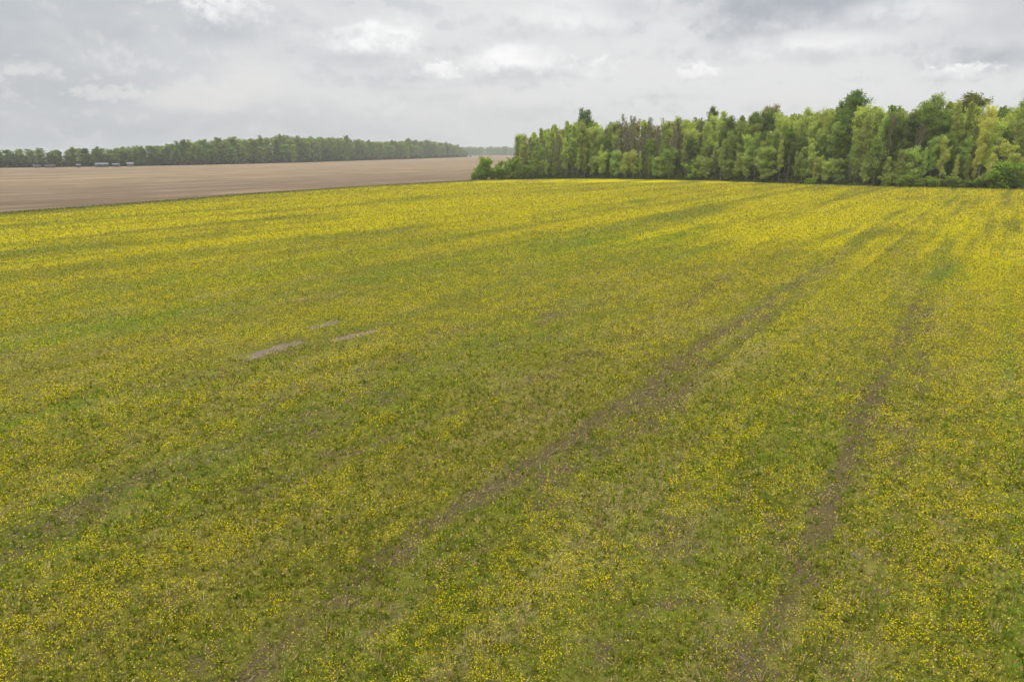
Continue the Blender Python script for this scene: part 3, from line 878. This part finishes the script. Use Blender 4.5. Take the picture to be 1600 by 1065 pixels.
# bushes
B_ = [(757, 280.5, 246, 'bush0', 0.62, (1.15, 1.25, 0.8), 'rounded bright green bush at the left corner of the flower field'),
      (779, 280, 252, 'bush1', 0.42, (1.2, 1.2, 0.9), 'thin upright bush just right of the rounded corner bush'),
      (796, 280, 247, 'bush1', 0.75, (1.1, 1.15, 0.9), 'spiky loose bush at the foot of the leaning tree'),
      (741, 282, 270, 'bush0', 0.9, (1.0, 1.0, 0.8), 'lowest scrubby bush on the brown field side of the corner'),
      (818, 280, 258, 'bush0', 0.8, (0.95, 1.0, 0.8), 'leafy bush below the left tip of the wood'),
      (749, 281, 262, 'bush0', 1.0, (1.1, 1.2, 0.8), 'middling leafy bush on the left flank of the rounded corner bush'),
      (769, 280.5, 262, 'bush1', 1.1, (1.3, 1.3, 0.9), 'low pale bush between the rounded and the thin corner bushes'),
      (787, 280.3, 260, 'bush0', 0.9, (1.25, 1.3, 0.9), 'low bush between the thin and the spiky corner bushes'),
      (1383, 292.5, 271, 'bush1', 0.7, (1.5, 1.35, 1.3), 'small pale bush, leftmost of the bushes before the right wood edge'),
      (1409, 293, 273, 'bush0', 1.1, (1.25, 1.2, 1.1), 'rounded mid green bush right of the small pale bush'),
      (1434, 293.5, 279, 'bush0', 1.1, (1.1, 1.1, 1.0), 'low spreading bush in the gap between two rounded bushes'),
      (1459, 294, 276, 'bush1', 1.2, (1.35, 1.3, 1.1), 'bush with an uneven top to the left below the pale layered tree'),
      (1487, 294, 275, 'bush0', 1.1, (1.3, 1.25, 1.1), 'rounded bush directly below the pale layered tree'),
      (1510, 294, 280, 'bush1', 1.2, (1.1, 1.1, 1.0), 'low bush between the pale tree and the largest bush'),
      (1528, 294.5, 278, 'bush0', 1.2, (1.2, 1.2, 1.0), 'small round bush touching the left of the largest bush'),
      (1562, 295.5, 253, 'bush0', 1.0, (1.15, 1.3, 0.8), 'largest dense green bush at the right end of the field'),
      (1592, 296, 268, 'bush1', 0.9, (1.1, 1.25, 0.8), 'bush hugging the right flank of the largest bush'),
      (1640, 297, 266, 'bush0', 1.0, (1.1, 1.2, 0.9), None), (1082, 281.5, 253, 'bush0', 0.75, (1.5, 1.5, 1.1), 'bright green bush below the dark double-topped tree'),
      (980, 279.5, 262, 'bush1', 1.0, (1.3, 1.3, 1.0), 'light green bush at the wood foot below the bare brown trees'),
      (1265, 289, 278, 'bush0', 1.4, (1.3, 1.3, 1.1), 'low light bush along the dark wood foot left of the tallest tree')]
for (px, pb, pt_, key, wd, tn, lab) in B_:
    if lab is None: continue
    landmark(px, pb, pt_, key, lab, tn, wd * 1.45, name='bush', cat='bush', rot=rt.uniform(0, 6), group='bushes at the foot of the wood')


def pick(px, row):
    """kind of tree by where it stands in the wood, as in the photograph"""
    q = rt.random()
    def bare(p): return q < p
    if px < 845: pb = 0.25
    elif px < 890: pb = 0.75 if row >= 1 else 0.35
    elif px < 960: pb = 0.25 if row >= 1 else 0.1
    elif px < 1066: pb = 0.62 if row >= 1 else 0.12
    elif px < 1130: pb = 0.3
    else: pb = 0.07
    if bare(pb):
        return rt.choice(['bare0', 'bare1']), 'bare'
    if row == 0:
        return rt.choice(['young0', 'young1', 'young2', 'slender0', 'slender1']), 'young'
    if rt.random() < (0.25 if px > 1120 else 0.15):
        return rt.choice(['round0', 'round1']), 'dark'
    return rt.choice(['slender0', 'slender1', 'slender2', 'slender2']), 'slender'


rows = [(0.8, 3.3, 0.50), (3.4, 3.3, 0.72), (7.0, 3.6, 0.88), (11.0, 3.8, 0.96), (15.5, 4.2, 1.0)]
for ri, (back, sp, hf) in enumerate(rows):
    s = rt.uniform(0, sp)
    while s < cum[-1] - 8:
        x, y = edge_pt(s, back + rt.uniform(-1.2, 1.2))
        px, _ = px_of(x, y, 6)
        step = sp * rt.uniform(0.65, 1.35)
        s += step
        if px > 1625: break
        kx = min(1.0, 0.65 + (px - 806) / 200.0)
        key, word = pick(px, ri)
        top = skyline(x, y)
        H = top * hf * rt.uniform(0.80, 1.06)
        if ri == 0: H = top * rt.uniform(0.30, 0.62)
        if ri == 1: H = top * rt.uniform(0.55, 0.92)
        H = min(H, top * 1.03)
        for (wx, ww, wr, wf) in ((1318, 36, 2, 0.34), (1492, 30, 3, 0.62), (915, 14, 2, 0.5), (1104, 12, 2, 0.5), (1192, 18, 4, 0.72), (1447, 14, 2, 0.6), (1505, 22, 2, 0.4)):
            if abs(px - wx) < ww and ri < wr: H = min(H, top * wf)
        if rt.random() < 0.07 and ri > 1: H *= 1.12;

        hue = rt.choice([rt.uniform(0.65, 0.9), rt.uniform(0.85, 1.15), rt.uniform(1.0, 1.2)]); warm = rt.uniform(0.84, 1.04)
        if word == 'dark': tn = (1.35 * hue, 1.3 * hue, 1.1)
        elif word == 'bare': tn = (1.5, 1.6, 1.2)
        else:
            tn = (0.95 * hue * warm, 0.95 * hue, 0.9 * hue)
            if px > 1520: tn = (1.12 * hue * warm, 1.02 * hue, 0.9 * hue)
        wide = rt.uniform(0.85, 1.2)
        if word == 'young' and key.startswith('young'):
            wide = rt.uniform(0.8, 1.2)
            if H > 13: wide *= 0.85
        if word == 'dark': wide *= 0.85
        if word == 'bare': wide *= 1.0
        nm = {'bare': 'bare_tree', 'young': 'young_tree', 'dark': 'broadleaf_tree', 'slender': 'poplar_tree'}[word]
        wt = (0.85, 0.80, 0.72) if word == 'bare' else (1, 1, 1)
        o = plant(nm, key, x, y, H, None, 'tree', None, tn, wide, rt.uniform(0, 6.28), wt)
        trees.append((px, ri, word, H / top, o))

# labels: each tree by its look, its row and its count from the nearest landmark tree
ORD = ['first', 'second', 'third', 'fourth', 'fifth', 'sixth', 'seventh', 'eighth', 'ninth', 'tenth', 'eleventh', 'twelfth', 'thirteenth', 'fourteenth']
LOOK = {'bare': 'grey-brown bare tree', 'young': 'light green young tree', 'dark': 'darker round tree', 'slender': 'slender light green tree'}
ROWN = ['at the field edge', 'in the second rank', 'in the third rank', 'in the fourth rank', 'rearmost against the sky']
GRP = {'bare': 'bare trees of the near wood', 'young': 'young trees along the wood edge', 'dark': 'dark broadleaf trees of the near wood', 'slender': 'slender poplars of the near wood'}
SPEC.sort()
buckets = {}
for (px, ri, word, hr, o) in trees:
    prev = [s for s in SPEC if s[0] <= px]
    lm = prev[-1][1] if prev else None
    buckets.setdefault((lm, ri, word), []).append((px, o))
for (lm, ri, word), lst in buckets.items():
    lst.sort(key=lambda q: q[0])
    for i, (px, o) in enumerate(lst):
        where = ('right of ' + lm) if lm else 'left of the leaning tip tree'
        o['label'] = '%s %s, %s %s' % (LOOK[word], ROWN[ri], ORD[i] if len(lst) > 1 else 'next', where)
        o['group'] = GRP[word]

# ---- far wood along the back of the brown field
FP = np.array(far_w); fseg = np.hypot(*(FP[1:] - FP[:-1]).T); fcum = np.concatenate([[0], np.cumsum(fseg)])
FTOP = [(-200, 234), (0, 233), (20, 231), (60, 231), (90, 234), (130, 231), (180, 231), (215, 227), (250, 228), (290, 222), (330, 219), (370, 217), (400, 216), (440, 211), (470, 213),
        (510, 214), (540, 216), (575, 221), (610, 221), (640, 219), (680, 222), (710, 225), (725, 230), (735, 233)]


FNRM = _vnorm(FP)


def far_pt(s, back):
    i = min(max(np.searchsorted(fcum, s) - 1, 0), len(FP) - 2)
    f_ = (s - fcum[i]) / fseg[i]; nrm = FNRM[i] * (1 - f_) + FNRM[i + 1] * f_
    return FP[i] + (FP[i + 1] - FP[i]) * f_ + nrm * back


def far_top(x, y):
    px, _ = px_of(x, y, 10)
    return top_height(x, y, float(np.interp(px, [a for a, b in FTOP], [b for a, b in FTOP])))


ftrees = []
FL = [(288, 259, 218.5, 'far0', 'dark round tree head poking above the far wood left of its middle', (0.55, 0.6, 0.7), 0.75, 'the dark round head'),
      (458, 254.5, 226, 'far0', 'yellow-green tree low in front of the far wood', (1.7, 1.5, 0.9), 1.0, 'the yellow-green low tree'),
      (542, 252, 212, 'far0', 'round tree head standing proud near the middle of the far wood', (0.9, 0.95, 1.0), 0.7, 'the proud round head'),
      (637, 249, 217, 'far1', 'pointed bright crown rising above the right half of the far wood', (1.3, 1.2, 0.9), 0.7, 'the pointed bright crown'),
      (78, 261.5, 238, 'far0', 'dark blue-green tree beside the white sheds at the far left', (0.45, 0.55, 0.8), 0.95, 'the dark blue-green tree'),
      (173, 260, 236, 'far1', 'pale grey half-leafed tree behind the white farmhouse', (1.15, 1.0, 1.3), 1.0, 'the pale grey tree'),
      (440, 254.5, 210, 'far1', 'highest crown of the far wood, left of its middle', (1.1, 1.1, 0.9), 0.8, 'the highest far crown')]
FS = []
for (px, pb, pt_, key, lab, tn, wd, short) in FL:
    landmark(px, pb, pt_, key, lab, tn, wd, name='far_tree', rot=rt.uniform(0, 6), depth=7)
    FS.append((px, short))
FS.sort()
for ri, (back, sp) in enumerate([(3, 0), (12, 0)]):
    px_t = -40.0 + rt.uniform(0, 10)
    s = 0
    while s < fcum[-1]:
        x, y = far_pt(s, back + rt.uniform(-2.5, 2.5))
        px, _ = px_of(x, y, 10)
        dist = math.hypot(x, y)
        s += (8.5 + 3.0 * ri) * rt.uniform(0.7, 1.35) * (dist / 600) ** 0.9
        if px < -45: continue
        top = far_top(x, y)
        H = top * (rt.uniform(0.62, 0.95) if ri == 0 else rt.uniform(0.80, 1.10))
        key = rt.choice(['far0', 'far1', 'far2'])
        hue = rt.uniform(0.7, 1.3)
        tn = (hue * rt.uniform(0.85, 1.15), hue, hue * rt.uniform(0.9, 1.25))
        if px < 280: tn = (tn[0] * 0.78, tn[1] * 0.80, tn[2] * 0.95)
        word = 'light green' if hue > 1.07 else ('dark green' if hue < 0.88 else 'mid green')
        o = plant('far_tree', key, x, y, H, None, 'tree', 'trees of the far wood', tn, rt.uniform(1.0, 1.4) * (24.0 / max(H, 8)) ** 0.5, rt.uniform(0, 6.28), (0.45, 0.45, 0.45))
        ftrees.append((px, ri, word, o))
fb = {}
for (px, ri, word, o) in ftrees:
    prev = [q for q in FS if q[0] <= px]
    fb.setdefault((prev[-1][1] if prev else None, ri, word), []).append((px, o))
for (lm, ri, word), lst in fb.items():
    lst.sort(key=lambda q: q[0])
    for i, (px, o) in enumerate(lst):
        where = ('right of ' + lm) if lm else 'left of the dark blue-green tree'
        od = ORD[i] if i < len(ORD) else 'last'
        o['label'] = '%s far %s tree, %s %s' % (word, 'front-row' if ri == 0 else 'skyline', od, where)
        if i >= len(ORD) - 1:
            o['label'] = '%s far %s tree among those well %s' % (word, 'front-row' if ri == 0 else 'skyline', where)
print('NEAR TREES', len(trees), 'FAR TREES', len(ftrees))


# ---- the rest of both woods, too deep in to tell apart: one mass
def merge(instances, rings=True):
    """instances: list of (key, x, y, H, wide, rot, tint, keep) -> leaf and wood arrays"""
    LV, LQ, LT, WV, WQ, WT = [], [], [], [], [], []
    nl = nw = 0
    for (key, x, y, H, wide, rot, tn, keep) in instances:
        (V, Fq), leaf = PROTO[key]['raw']; s = H / PROTO[key]['H']
        ca, sa = math.cos(rot), math.sin(rot)
        Mx = np.array([[ca * s * wide, -sa * s * wide, 0], [sa * s * wide, ca * s * wide, 0], [0, 0, s]])
        nq = int(len(leaf[1]) * keep)
        P = leaf[0][:nq * 4] @ Mx.T + np.array([x, y, 0])
        LV.append(P); LQ.append(leaf[1][:nq] + nl); nl += len(P)
        LT.append(leaf[2][:nq * 4] * np.array(tn))
        ntr = 54                                      # the main stem only
        Wv = V[:ntr] @ Mx.T + np.array([x, y, 0]); Wf = Fq[(Fq < ntr).all(1)]
        WV.append(Wv); WQ.append(Wf + nw); nw += len(Wv); WT.append(np.tile([0.13, 0.11, 0.09], (len(Wv), 1)))
    V = np.vstack(LV + WV); Q = np.vstack(LQ + [q + nl for q in WQ]); T = np.vstack(LT + WT)
    return V, Q, T


inst = []
for ri, back in enumerate([20, 25, 31, 38, 47]):
    s = 2.0
    while s < cum[-1] + 6:
        x, y = edge_pt(min(s, cum[-1] - 0.01), back + rt.uniform(-2, 2)); s += rt.uniform(3.0, 4.6)
        px, _ = px_of(x, y, 6)
        if px > 1740: break
        top = skyline(x, y); H = top * rt.uniform(0.82, 1.0) * (1 if ri < 3 else 0.97)
        dark = rt.random() < 0.25; bare = (960 < px < 1066 and rt.random() < 0.7)
        tn = (1.9, 1.65, 1.4) if not dark else (1.1, 1.1, 1.1)
        if bare: tn = (1.4, 0.9, 1.5)
        hh = rt.uniform(0.75, 1.15)
        inst.append((rt.choice(['far1', 'far2', 'far0']), x, y, H, 0.62, rt.uniform(0, 6.28), tuple(q * hh for q in tn), 0.95 if not bare else 0.3))
V, Q, T = merge(inst)
tag(link('woods', mesh_np('woods', V, Q, leaf_material('mass_leaves', use_obj=False), {'tint': T})),
    'deep inner part of the near wood behind its front trees', 'woods', kind='stuff')
inst = []
for ri, back in enumerate([22, 34, 50]):
    s = 0.0
    while s < fcum[-1]:
        x, y = far_pt(s, back + rt.uniform(-4, 4)); dist = math.hypot(x, y); s += rt.uniform(6, 12) * (dist / 600) ** 0.8
        top = far_top(x, y); hh = rt.uniform(0.7, 1.15)
        inst.append((rt.choice(['far0', 'far1', 'far2']), x, y, top * rt.uniform(0.9, 1.0), 1.25 * (24.0 / max(top, 8)) ** 0.5, rt.uniform(0, 6.28), (hh, hh, hh), 0.45))
V, Q, T = merge(inst)
M_MASS = bpy.data.materials['mass_leaves']
tag(link('far_woods', mesh_np('far_woods', V, Q, M_MASS, {'tint': T})),
    'inner mass of the far wood behind its front trees', 'woods', kind='stuff')
inst = []
for k_ in range(700):                                # the most distant tree line on the horizon
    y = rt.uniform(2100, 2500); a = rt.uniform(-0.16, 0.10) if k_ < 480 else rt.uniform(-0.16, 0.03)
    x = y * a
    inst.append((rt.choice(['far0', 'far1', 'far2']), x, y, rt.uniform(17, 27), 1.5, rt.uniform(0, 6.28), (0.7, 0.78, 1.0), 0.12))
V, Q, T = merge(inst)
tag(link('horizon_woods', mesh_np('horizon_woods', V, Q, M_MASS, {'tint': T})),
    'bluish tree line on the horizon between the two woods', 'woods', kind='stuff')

# ---- undergrowth along the foot of the near wood and a strip along the far wood
g = np.random.default_rng(77)
n = 60000
ss = g.uniform(-2, cum[-1] - 5, n); bk = g.gamma(1.6, 1.3, n) - 0.9
pts = np.array([edge_pt(a, b) for a, b in zip(ss, bk)])
hn = fbm(pts[:, 0] / 2.2, pts[:, 1] / 2.2, 501, 3)
z = g.random(n) ** 0.8 * (0.5 + 3.4 * sstep(0.38, 0.75, hn)) * np.clip(0.25 + bk / 3, 0.15, 1.3) + 0.05
P, Q = frame_quads(np.column_stack([pts, z]), rand_dirs(n, g), g.uniform(0.07, 0.17, n), 0.65, g)
cb = np.where(g.random((n, 1)) < 0.35, np.array([[0.15, 0.19, 0.045]]), np.array([[0.075, 0.105, 0.028]]))
cb = np.where(g.random((n, 1)) < 0.10, np.array([[0.17, 0.13, 0.08]]), cb) * (0.7 + 0.6 * g.random((n, 1)))
tag(link('undergrowth', mesh_np('undergrowth', P, Q, M_MASS, {'tint': np.repeat(cb, 4, 0)})),
    'low tangled undergrowth along the foot of the near wood', 'undergrowth', kind='stuff')
n = 90000
ss = g.uniform(-1, cum[-1] - 5, n); bk = g.uniform(3, 46, n)
pts = np.array([edge_pt(a, b) for a, b in zip(ss, bk)])
hn = fbm(pts[:, 0] / 5, pts[:, 1] / 5, 521, 3)
z = g.random(n) ** 0.8 * (2.5 + 9 * hn) * np.clip(bk / 12, 0.3, 1)
P, Q = frame_quads(np.column_stack([pts, z]), rand_dirs(n, g), g.uniform(0.15, 0.34, n), 0.65, g)
cb = np.where(g.random((n, 1)) < 0.3, np.array([[0.24, 0.30, 0.07]]), np.array([[0.13, 0.165, 0.05]])) * (0.7 + 0.6 * g.random((n, 1)))
tag(link('understory', mesh_np('understory', P, Q, M_MASS, {'tint': np.repeat(cb, 4, 0)})),
    'leafy saplings and brush filling the shade inside the near wood', 'undergrowth', kind='stuff')
n = 60000
ss = g.uniform(0, fcum[-1], n); pts = np.array([far_pt(a, b) for a, b in zip(ss, g.gamma(1.5, 8.0, n) - 1)])
z = g.random(n) * 5.0 * np.clip(fbm(pts[:, 0] / 9, pts[:, 1] / 9, 511, 2) + 0.3, 0, 1.5)
P, Q = frame_quads(np.column_stack([pts, z]), rand_dirs(n, g), g.uniform(0.35, 0.7, n), 0.7, g)
cb = np.array([[0.07, 0.085, 0.03]]) * (0.6 + 0.8 * g.random((n, 1)))
tag(link('far_undergrowth', mesh_np('far_undergrowth', P, Q, M_MASS, {'tint': np.repeat(cb, 4, 0)})),
    'dark scrub along the foot of the far wood', 'undergrowth', kind='stuff')

# rough verge of coarse grass between the two fields
n = 60000
bp_ = BOUND[:7]
sg = np.hypot(*(bp_[1:] - bp_[:-1]).T); cs = np.concatenate([[0], np.cumsum(sg)])
ss = g.uniform(0, cs[-1], n)
bx = np.interp(ss, cs, bp_[:, 0]) + g.normal(0, 0.8, n); by = np.interp(ss, cs, bp_[:, 1]) + np.abs(g.normal(0, 1.3, n)) * fbm(ss / 6, ss * 0, 601, 3) * 1.6 - 0.5
P, Q = frame_quads(np.column_stack([bx, by, 0.05 + 0.25 * g.random(n)]), rand_dirs(n, g), g.uniform(0.05, 0.15, n), 0.6, g)
cb = np.where(g.random((n, 1)) < 0.4, np.array([[0.30, 0.24, 0.15]]), np.array([[0.11, 0.14, 0.03]])) * (0.7 + 0.5 * g.random((n, 1)))
tag(link('verge_grass', mesh_np('verge_grass', P, Q, M_MASS, {'tint': np.repeat(cb, 4, 0)})),
    'thin strip of coarse grass between the flower field and the brown field', 'grass', kind='stuff')

# ------------------------------------------------------------------ buildings
M_WHITE = plain_material('white_siding', (0.10, 0.10, 0.10), (0.15, 0.15, 0.15), 1.5)
M_BLUEW = plain_material('pale_blue_siding', (0.18, 0.22, 0.28), (0.24, 0.28, 0.33), 1.5)
M_ROOFG = plain_material('grey_roofing', (0.13, 0.13, 0.14), (0.19, 0.19, 0.20), 3.0)
M_ROOFW = plain_material('pale_metal_roofing', (0.115, 0.12, 0.125), (0.16, 0.165, 0.17), 3.0, 0.6)
M_ROOFR = plain_material('rusty_metal_roofing', (0.36, 0.13, 0.08), (0.50, 0.20, 0.12), 3.0)
M_GLASS = plain_material('dark_window_glass', (0.02, 0.025, 0.03), (0.05, 0.055, 0.06), 1.0, 0.1, 0.5)
M_DOOR = plain_material('brown_door_paint', (0.14, 0.09, 0.06), (0.2, 0.13, 0.09), 2.0)


def box_mesh(name, boxes, mat):
    V, Fq = [], []
    for (x0, x1, y0, y1, z0, z1) in boxes:
        b = len(V)
        V += [(x0, y0, z0), (x1, y0, z0), (x1, y1, z0), (x0, y1, z0), (x0, y0, z1), (x1, y0, z1), (x1, y1, z1), (x0, y1, z1)]
        Fq += [(b, b + 3, b + 2, b + 1), (b + 4, b + 5, b + 6, b + 7), (b, b + 1, b + 5, b + 4), (b + 1, b + 2, b + 6, b + 5), (b + 2, b + 3, b + 7, b + 6), (b + 3, b, b + 4, b + 7)]
    me = bpy.data.meshes.new(name); me.from_pydata(V, [], Fq); me.materials.append(mat)
    return me


def house(name, px, py, w_, d_, h_, rise, label, wall, roof, cat='house', rot=0.0, wins=3, porch=False, door=True):
    x, y = at(px, py)
    e = link(name, None); e.location = (x, y, 0.0); e.rotation_euler.z = rot + math.atan2(x, y) * -1
    tag(e, label, cat)
    hw, hd = w_ / 2, d_ / 2
    # walls with gable ends
    V = [(-hw, -hd, 0), (hw, -hd, 0), (hw, hd, 0), (-hw, hd, 0), (-hw, -hd, h_), (hw, -hd, h_), (hw, hd, h_), (-hw, hd, h_), (-hw, 0, h_ + rise), (hw, 0, h_ + rise)]
    me = bpy.data.meshes.new('wall'); me.from_pydata(V, [], [(0, 1, 5, 4), (2, 3, 7, 6), (1, 2, 6, 9, 5), (3, 0, 4, 8, 7)]); me.materials.append(wall)
    link('wall', me, e)
    o = 0.35; th = 0.18; k = rise / hd
    prof = [(-hd - o, h_ - o * k), (0, h_ + rise), (hd + o, h_ - o * k), (hd + o, h_ - o * k + th), (0, h_ + rise + th), (-hd - o, h_ - o * k + th)]
    RV = [(sx, a, b + 0.01) for sx in (-hw - o, hw + o) for a, b in prof]
    RF = [(0, 1, 4, 5), (1, 2, 3, 4), (6, 11, 10, 7), (7, 10, 9, 8)] + [(i, i + 6, (i + 1) % 6 + 6, (i + 1) % 6) for i in range(6)]
    rm = bpy.data.meshes.new('roof'); rm.from_pydata(RV, [], RF); rm.materials.append(roof); link('roof', rm, e)
    slots = np.linspace(-hw, hw, wins + (2 if door else 1) + 1)
    cs_ = (slots[1:] + slots[:-1]) / 2
    di = len(cs_) // 2 if door else -1
    for i, cx in enumerate(cs_):
        if i == di:
            link('door', box_mesh('door', [(cx - 0.5, cx + 0.5, -hd - 0.05, -hd, 0.05, 2.1)], M_DOOR), e)
        else:
            f = link('window', box_mesh('window', [(cx - 0.65, cx + 0.65, -hd - 0.03, -hd, 1.0, 1.1), (cx - 0.65, cx + 0.65, -hd - 0.03, -hd, 2.0, 2.1),
                                                   (cx - 0.65, cx - 0.57, -hd - 0.03, -hd, 1.1, 2.0), (cx + 0.57, cx + 0.65, -hd - 0.03, -hd, 1.1, 2.0)], M_WHITE), e)
            link('pane', box_mesh('pane', [(cx - 0.565, cx + 0.565, -hd - 0.015, -hd, 1.105, 1.995)], M_GLASS), f)
    return e


house('farmhouse', 159, 261.4, 8.0, 6.0, 2.1, 1.0, 'white farmhouse with a pale gabled roof in front of the far wood', M_WHITE, M_ROOFW, rot=0.25, wins=3)
house('outbuilding', 182, 261.0, 4.2, 4.0, 1.8, 0.7, 'small white outbuilding just right of the farmhouse', M_WHITE, M_ROOFW, 'shed', rot=-0.2, wins=1)
house('white_shed', 58, 262.4, 4.0, 3.5, 1.5, 0.5, 'low white shed, leftmost building before the far wood', M_WHITE, M_ROOFG, 'shed', wins=1, rot=0.3)
house('long_shed', 79, 262.3, 6.0, 3.5, 1.5, 0.5, 'long low white shed below the dark blue-green tree', M_WHITE, M_ROOFW, 'shed', wins=2, rot=-0.15)
house('small_hut', 123, 262.0, 2.6, 2.4, 1.8, 0.6, 'tiny pale hut alone between the long shed and the farmhouse', M_WHITE, M_ROOFW, 'hut', wins=1, door=False)
house('cottage', 204, 260.8, 4.0, 4.0, 2.2, 1.0, 'small grey cottage half lost under trees right of the farmhouse', M_BLUEW, M_ROOFG, wins=1)
house('end_shed', 735, 245.0, 5.6, 4.0, 2.2, 0.8, 'small white shed standing at the right tip of the far wood', M_WHITE, M_ROOFW, 'shed', wins=1)
house('farm_building', 749, 241.5, 22, 10, 3.8, 2.6, 'long white-roofed building, left one before the horizon trees', M_BLUEW, M_ROOFW, 'barn', wins=5)
house('blue_barn', 764, 241.6, 18, 10, 3.2, 1.6, 'pale blue low building in the middle before the horizon trees', M_BLUEW, M_ROOFG, 'barn', wins=4)
house('red_barn', 776, 241.5, 14, 10, 3.6, 2.2, 'building with white roof beside the bushes, before the horizon trees', M_ROOFR, M_ROOFW, 'barn', wins=3)
house('wide_barn', 790, 241.6, 20, 10, 3.4, 1.8, 'bluish long building half hidden by the bushes, before the horizon trees', M_BLUEW, M_ROOFG, 'barn', wins=4)

# ------------------------------------------------------------------ haze
hm = box_mesh('haze', [(-5100, 5100, -5100, 5100, -1.0, 36.0)], None)
hm.materials.clear()
mh = bpy.data.materials.new('haze'); mh.use_nodes = True
t = NT(mh.node_tree)
pv = t.n('ShaderNodeVolumePrincipled'); pv.inputs['Density'].default_value = 0.00021
pv.inputs['Color'].default_value = (0.86, 0.90, 0.95, 1); pv.inputs['Anisotropy'].default_value = 0.2
o = t.n('ShaderNodeOutputMaterial'); t.t.links.new(pv.outputs[0], o.inputs['Volume'])
hm.materials.append(mh)
tag(link('haze', hm), 'thin pale haze in the air over the fields', 'haze', kind='stuff')
